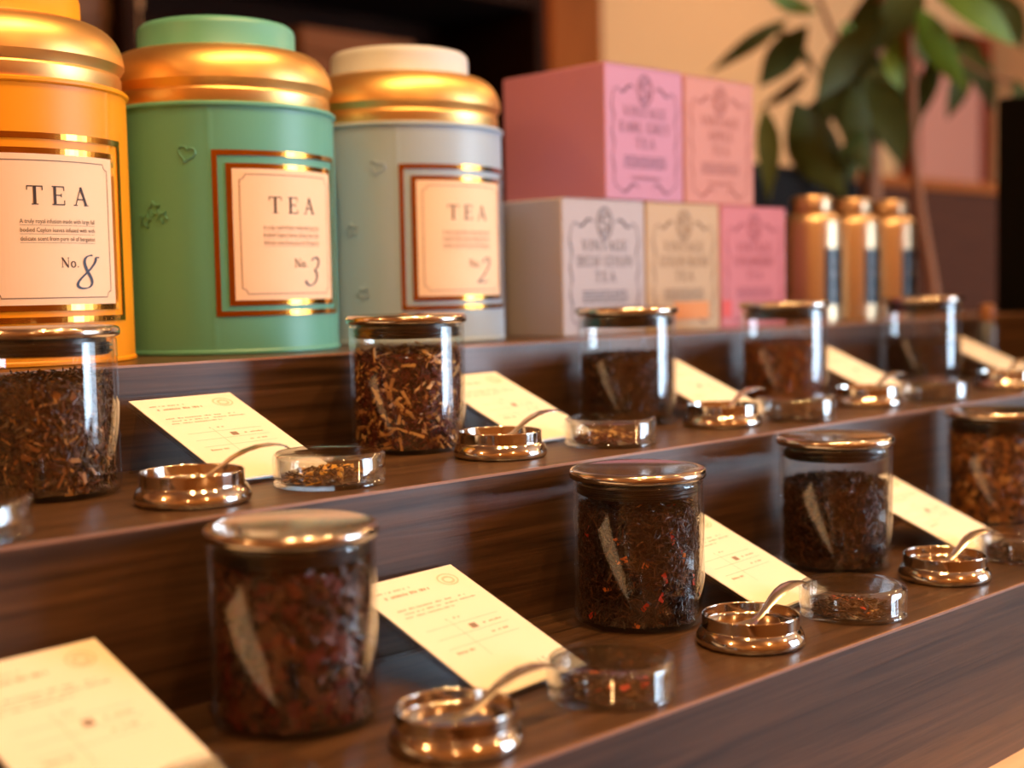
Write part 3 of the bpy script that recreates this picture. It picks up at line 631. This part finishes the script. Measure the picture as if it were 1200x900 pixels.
for i, (d, p, kind, z, v, wh) in enumerate(SET1):
    if d:
        wd = DISHLAB.get(wh, wh)
        if not ud: D0.location = (*d, z); D0['label'] = 'round polished steel dish ' + wd; S0.location = (*d, z); S0.rotation_euler.z = -.12; S0['label'] = 'small steel spoon in the dish ' + wd; ud = True
        else: dup(D0, (*d, z), i * .9, 'round polished steel dish ' + wd); dup(S0, (*d, z), (-.12, -.05, .02, -.1, .04)[i % 5], 'small steel spoon in the dish ' + wd)
    if p:
        if not up: P0.location = (*p, z); P0['label'] = 'round covered glass sample dish ' + wh; up = True
        else: dup(P0, (*p, z), i * 1.1, 'round covered glass sample dish ' + wh)
        petri_tea(kind, (*p, z), 'small heap of tea in the glass dish ' + wh)
# the prototypes' parts carry their transforms, so every copy is complete

# ---------------------------------------------------------------- behind the display
def at(x, y, d):
    v = (F + R * ((x - 600) / FPX) - U * ((y - 450) / FPX)) * d; return Vector((v.x, v.y, v.z + ZC))
def aty(x, y, Y):
    v = F + R * ((x - 600) / FPX) - U * ((y - 450) / FPX); v = v * (Y / v.y); return Vector((v.x, v.y, v.z + ZC))
M_blackp = pmat('matt_black_paint', '#080605', .8, spec=.15)
M_panel = wood('walnut_panel', '#371c10', '#4c2817', .85, (3, 40, 40), .1, .15)
M_post = wood('cherry_post', '#7c3f18', '#93501f', .9, (30, 30, 2), .1, .15)
M_red = wood('red_wood_frame', '#70270e', '#823013', .9, (30, 30, 2), .1, .15)
b = thing('end_panel', 'tall matt black panel closing the right end of the display', 'panel', (1.875, .62, HB), 0)
MB().box(0, .03, -.34, .30, 0, .60, bev=.003).build('panel_sheet', M_blackp, b); MB().box(-.004, .034, -.36, .305, -.0, .012).build('foot_rail', M_blackp, b, smooth=False)
# low walnut partition with cap rail
b = thing('low_partition', 'low dark walnut partition with a cap rail behind the plant', 'partition', (0, 1.75, 0))
MB().box(2.05, 5.6, 0, .04, 0, ZC + .235).build('panel', M_panel, b, smooth=False); MB().box(2.04, 5.62, -.012, .052, ZC + .235, ZC + .262, bev=.003).build('cap_rail', M_post, b)
for x in (2.9, 3.8, 4.7): MB().box(x, x + .03, -.006, 0, 0, ZC + .235).build('batten', M_panel, b, smooth=False)
# black cabinet behind the cartons
p1 = aty(898, 192, 1.42); p2 = aty(1000, 192, 1.42)
b = thing('black_cabinet', 'black cabinet standing behind the tea cartons and canisters', 'cabinet', (p1.x - .35, 1.42, 0))
MB().box(0, p2.x - p1.x + .35, 0, .25, .06, p1.z, bev=.004).build('cabinet_body', M_blackp, b)
MB().box(.02, p2.x - p1.x + .33, .02, .23, 0, .06).build('plinth', M_blackp, b, smooth=False)
for k in (0, 1):
    w2 = (p2.x - p1.x + .35) / 2; dd = MB().box(k * w2 + .004, (k + 1) * w2 - .004, -.016, 0, .08, p1.z - .02, bev=.002).build('door', M_blackp, b)
    MB().tube([(w2 + (k * 2 - 1) * .03, -.03, .6), (w2 + (k * 2 - 1) * .03, -.03, .75)], .004).build('handle', M_steel, dd)
# cherry post and framed panel at the back wall
a, c = aty(648, 60, 2.86), aty(706, 60, 2.86)
struct(MB().box(a.x, c.x, 2.86, 3.0, 0, ZT).build('trim_1', M_post, smooth=False))
a, c = aty(1075, 60, 2.95), aty(1160, 60, 2.95)
dr = struct(MB().box(a.x, c.x, 2.955, 2.998, 0, aty(1130, 38, 2.95).z - .06).build('door_1', pmat('dusty_pink_door', '#c4826a', .85), smooth=False))
b = MB(); fw = .075; DT = aty(1130, 38, 2.95).z
b.box(a.x - fw, a.x, 2.94, 2.999, 0, DT); b.box(c.x - fw, c.x, 2.935, 2.999, 0, DT); b.box(a.x, c.x - fw, 2.94, 2.999, DT - .08, DT)
b.build('door_frame', M_red, dr, smooth=False)
MB().lathe([(0, 0), (.02, .0), (.02, .01), (.012, .02), (.022, .035), (.024, .045), (.018, .055), (0, .058)], 20).build('door_knob', M_steel, dr, loc=(a.x + .08, 2.955, 1.0)).rotation_euler = (PI / 2, 0, 0)
# dark shelving unit on the left
sx0, sx1, sy = .45, aty(640, 60, 2.45).x, 2.45
b = thing('shelving_unit', 'tall dark brown shelving unit behind the tins', 'shelf', (0, sy, 0))
M_shelf = wood('espresso_shelf', '#1d0e07', '#2d170c', .9, (3, 40, 40), .1, .1)
MB().box(sx0, sx1, .36, .38, 0, 2.3).build('back_board', M_shelf, b, smooth=False)
for x in (sx0, (sx0 + sx1) / 2 - .15, sx1 - .03): MB().box(x, x + .03, 0, .36, 0, 2.3).build('upright', M_shelf, b, smooth=False)
shz = [.1, .55, .95, ZC + .30, ZC + .74, 2.27]
for z in shz: MB().box(sx0 + .03, sx1 - .03, .005, .36, z - .025, z).build('shelf_board', M_shelf, b, smooth=False)
sz = ZC + .30
def shelf_jar(x, y, z, r, h, mat, lab, cat='jar'):
    t = thing('storage_jar', lab, cat, (x, y, z)); MB().lathe([(0, 0), (r * .9, 0), (r, .01), (r, h * .75), (r * .8, h * .88), (r * .6, h * .92), (0, h * .92)], 32).build('body', mat, t)
    MB().lathe([(0, h * .92), (r * .68, h * .92), (r * .7, h * .94), (r * .66, h * .99), (0, h)], 32).build('stopper', M_shelf, t)
def shelf_box(x0, x1, y, z, h, mat, lab):
    t = thing('storage_box', lab, 'box', (x0, y, z)); MB().box(0, x1 - x0, 0, .18, 0, h * .82, bev=.004).build('box_body', mat, t); MB().box(-.004, x1 - x0 + .004, -.004, .184, h * .82, h, bev=.004).build('lid', mat, t)
yy = sy + .06
q = lambda px: aty(px, 40, yy).x
M_b1 = pmat('taupe_box', '#6f4d38', .9); M_b2 = pmat('tan_box', '#b58456', .9); M_b3 = pmat('umber_box', '#74431f', .9); M_b4 = pmat('clay_jar', '#8a5232', .8)
shelf_box(q(86), q(128), yy, sz, .30, M_b1, 'taupe storage box on the dark shelf behind the yellow and green tins')
shelf_box(q(142), q(166), yy, sz, .34, M_b2, 'narrow tan storage box left of the mint lid')
shelf_jar((q(545) + q(596)) / 2, yy + .1, sz, (q(596) - q(545)) / 2, .17, M_b4, 'clay brown storage jar showing beside the pale blue tin lid')
shelf_box(q(360), q(490), yy + .02, sz, .3, M_b3, 'wide umber storage box between the mint and blue lids')
# small bottle at the far end
p = aty(1149, 415, 1.02)
t = thing('small_bottle', 'small grey bottle with brown cap, right of the farthest card', 'bottle', (1.615, .803, H2))
MB().lathe([(0, 0), (.0105, 0), (.0115, .002), (.0115, .056), (.0095, .062), (.007, .066), (0, .066)], 24).build('bottle_body', pmat('grey_blue_glass', '#5c636c', .25), t)
MB().lathe([(0, .066), (.0085, .066), (.0095, .069), (.0095, .083), (.007, .087), (0, .088)], 24).build('cap', pmat('amber_cap', '#8a5a33', .4), t)

# ---------------------------------------------------------------- potted plant
M_leaf = pmat('leaf_green', '#5d7416', .55, var=.25, bscale=30, spec=.2); M_leafd = pmat('leaf_olive', '#3d430f', .6, var=.25, bscale=30, spec=.2); M_bark = pmat('bark', '#8a5836', .8, bump=.6, bscale=90)
PD = 2.45
root = at(1085, 500, PD); root.z = 0
pl = thing('potted_plant', 'tall potted plant with long drooping green leaves', 'plant', root)
def rel(px, py, d): return at(px, py, d) - root
MB().lathe([(0, 0), (.10, 0), (.105, .01), (.13, .70), (.135, .705), (.135, .73), (.122, .73), (.118, .69), (0, .69)], 40).build('planter', M_blackp, pl)
MB().lathe([(0, .70), (.06, .702), (.117, .695), (0, .692)], 24).build('soil', pmat('soil', '#1e140d', .95, bump=1, bscale=80), pl)
base1 = Vector((0, 0, .69))
MB().tube([base1 + Vector((.02, 0, 0)), rel(1097, 370, PD), rel(1090, 320, PD), rel(1078, 250, PD), rel(1070, 180, PD), rel(1068, 100, PD), rel(1064, 20, PD), rel(1058, -60, PD)], [.013, .012, .011, .010, .009, .009, .008, .006], 10).build('stem', M_bark, pl)
MB().tube([base1 + Vector((-.02, .02, 0)), rel(1035, 360, PD + .05), rel(1020, 240, PD + .08), rel(1020, 180, PD + .08), rel(1024, 120, PD + .08), rel(1030, 40, PD + .06), rel(1042, -40, PD + .04)], [.024, .022, .02, .019, .016, .012, .008], 10).build('stem', M_bark, pl)
MB().tube([rel(1012, 70, PD + .02), rel(984, 55, PD), rel(972, 30, PD), rel(960, 0, PD), rel(950, -40, PD)], [.006, .005, .005, .004, .004], 8).build('stem', M_bark, pl)
MB().tube([rel(1064, 30, PD), rel(1110, 60, PD - .05), rel(1150, 85, PD - .05), rel(1195, 100, PD - .05)], [.005, .004, .004, .003], 8).build('stem', M_bark, pl)
LEAVES = [((925, 22), (830, 86), 17, 0, 1), ((947, 30), (889, 102), 34, .02, 1), ((958, 14), (900, -8), 17, .02, 0), ((1040, 20), (956, 118), 42, -.12, 1), ((1088, -14), (1190, 54), 34, -.2, 0), ((1076, 10), (1133, 108), 32, -.22, 0),
 ((1110, -8), (1205, 36), 26, .1, 1), ((1022, 92), (1058, 198), 40, 0, 1), ((930, 118), (990, 232), 54, -.05, 1), ((1000, 40), (985, 155), 48, .05, 1), ((1018, 55), (1030, 170), 44, .03, 1), ((1128, 52), (1164, 132), 26, 0, 1), ((1096, 60), (1083, 134), 20, .05, 1),
 ((1188, 92), (1204, 176), 30, -.05, 1), ((896, 126), (901, 236), 24, -.25, 1), ((948, 86), (890, 128), 13, .1, 1), ((988, 26), (1016, 72), 26, .0, 0), ((1034, 62), (1056, 106), 24, -.1, 0), ((1050, 0), (1000, 70), 40, .0, 1), ((1060, 10), (1096, 92), 36, .1, 1),
 ((1040, 70), (1010, 150), 36, .06, 1), ((1075, -20), (1030, 60), 40, -.05, 1), ((990, 90), (960, 150), 30, .08, 1), ((1010, 150), (1000, 215), 30, -.08, 1), ((1120, 40), (1150, 90), 24, .12, 1), ((905, 30), (960, 90), 12, .2, 1), ((1000, 95), (1018, 205), 34, -.08, 1), ((1045, 60), (1075, 160), 34, .15, 1), ((965, 110), (945, 190), 34, .12, 1), ((1060, -30), (985, 40), 36, .1, 1), ((1130, 70), (1110, 140), 22, .2, 1), ((1165, -10), (1200, 60), 26, .1, 1), ((1030, 10), (1040, 110), 34, .12, 0)]
for (ax, ay), (bx, by), wpx, dd, mk in LEAVES:
    A = rel(ax, ay, PD + dd); B = rel(bx, by, PD + dd + random.uniform(-.06, .1)); hw = wpx * 1.15 / FPX * (PD + dd) / 2
    ax_ = B - A; L = ax_.length; t = ax_.normalized(); side = t.cross(Vector((random.uniform(-.3, .3) - F.x, random.uniform(-.3, .3) - F.y, random.uniform(-.1, .4)))).normalized(); up_ = side.cross(t)
    if up_.z < 0: up_ = -up_
    n = 9; v = []; f = []
    for i in range(n + 1):
        s = i / n; wv = hw * math.sin(PI * min(1, s ** .9)) ** 1.05 + hw * .02; c0 = A + t * (L * s) + up_ * (L * .10 * math.sin(PI * s))
        for k, (o_, h_) in enumerate(((-1, .22), (0, 0), (1, .22))): v.append(c0 + side * (wv * o_) + up_ * (wv * h_ + .0008))
        for k, (o_, h_) in enumerate(((-1, .22), (0, 0), (1, .22))): v.append(c0 + side * (wv * o_ * .98) + up_ * (wv * h_ - .0008))
    for i in range(n):
        a = i * 6; e = a + 6
        for k in (0, 1): f += [(a + k, a + k + 1, e + k + 1, e + k), (a + 3 + k + 1, a + 3 + k, e + 3 + k, e + 3 + k + 1)]
        f += [(a, e, e + 3, a + 3), (a + 2, a + 5, e + 5, e + 2)]
    f += [(0, 3, 4, 1), (1, 4, 5, 2), (n * 6, n * 6 + 1, n * 6 + 4, n * 6 + 3), (n * 6 + 1, n * 6 + 2, n * 6 + 5, n * 6 + 4)]
    MB().add(v, f).build('leaf', M_leafd if mk else M_leaf, pl, angle=50)
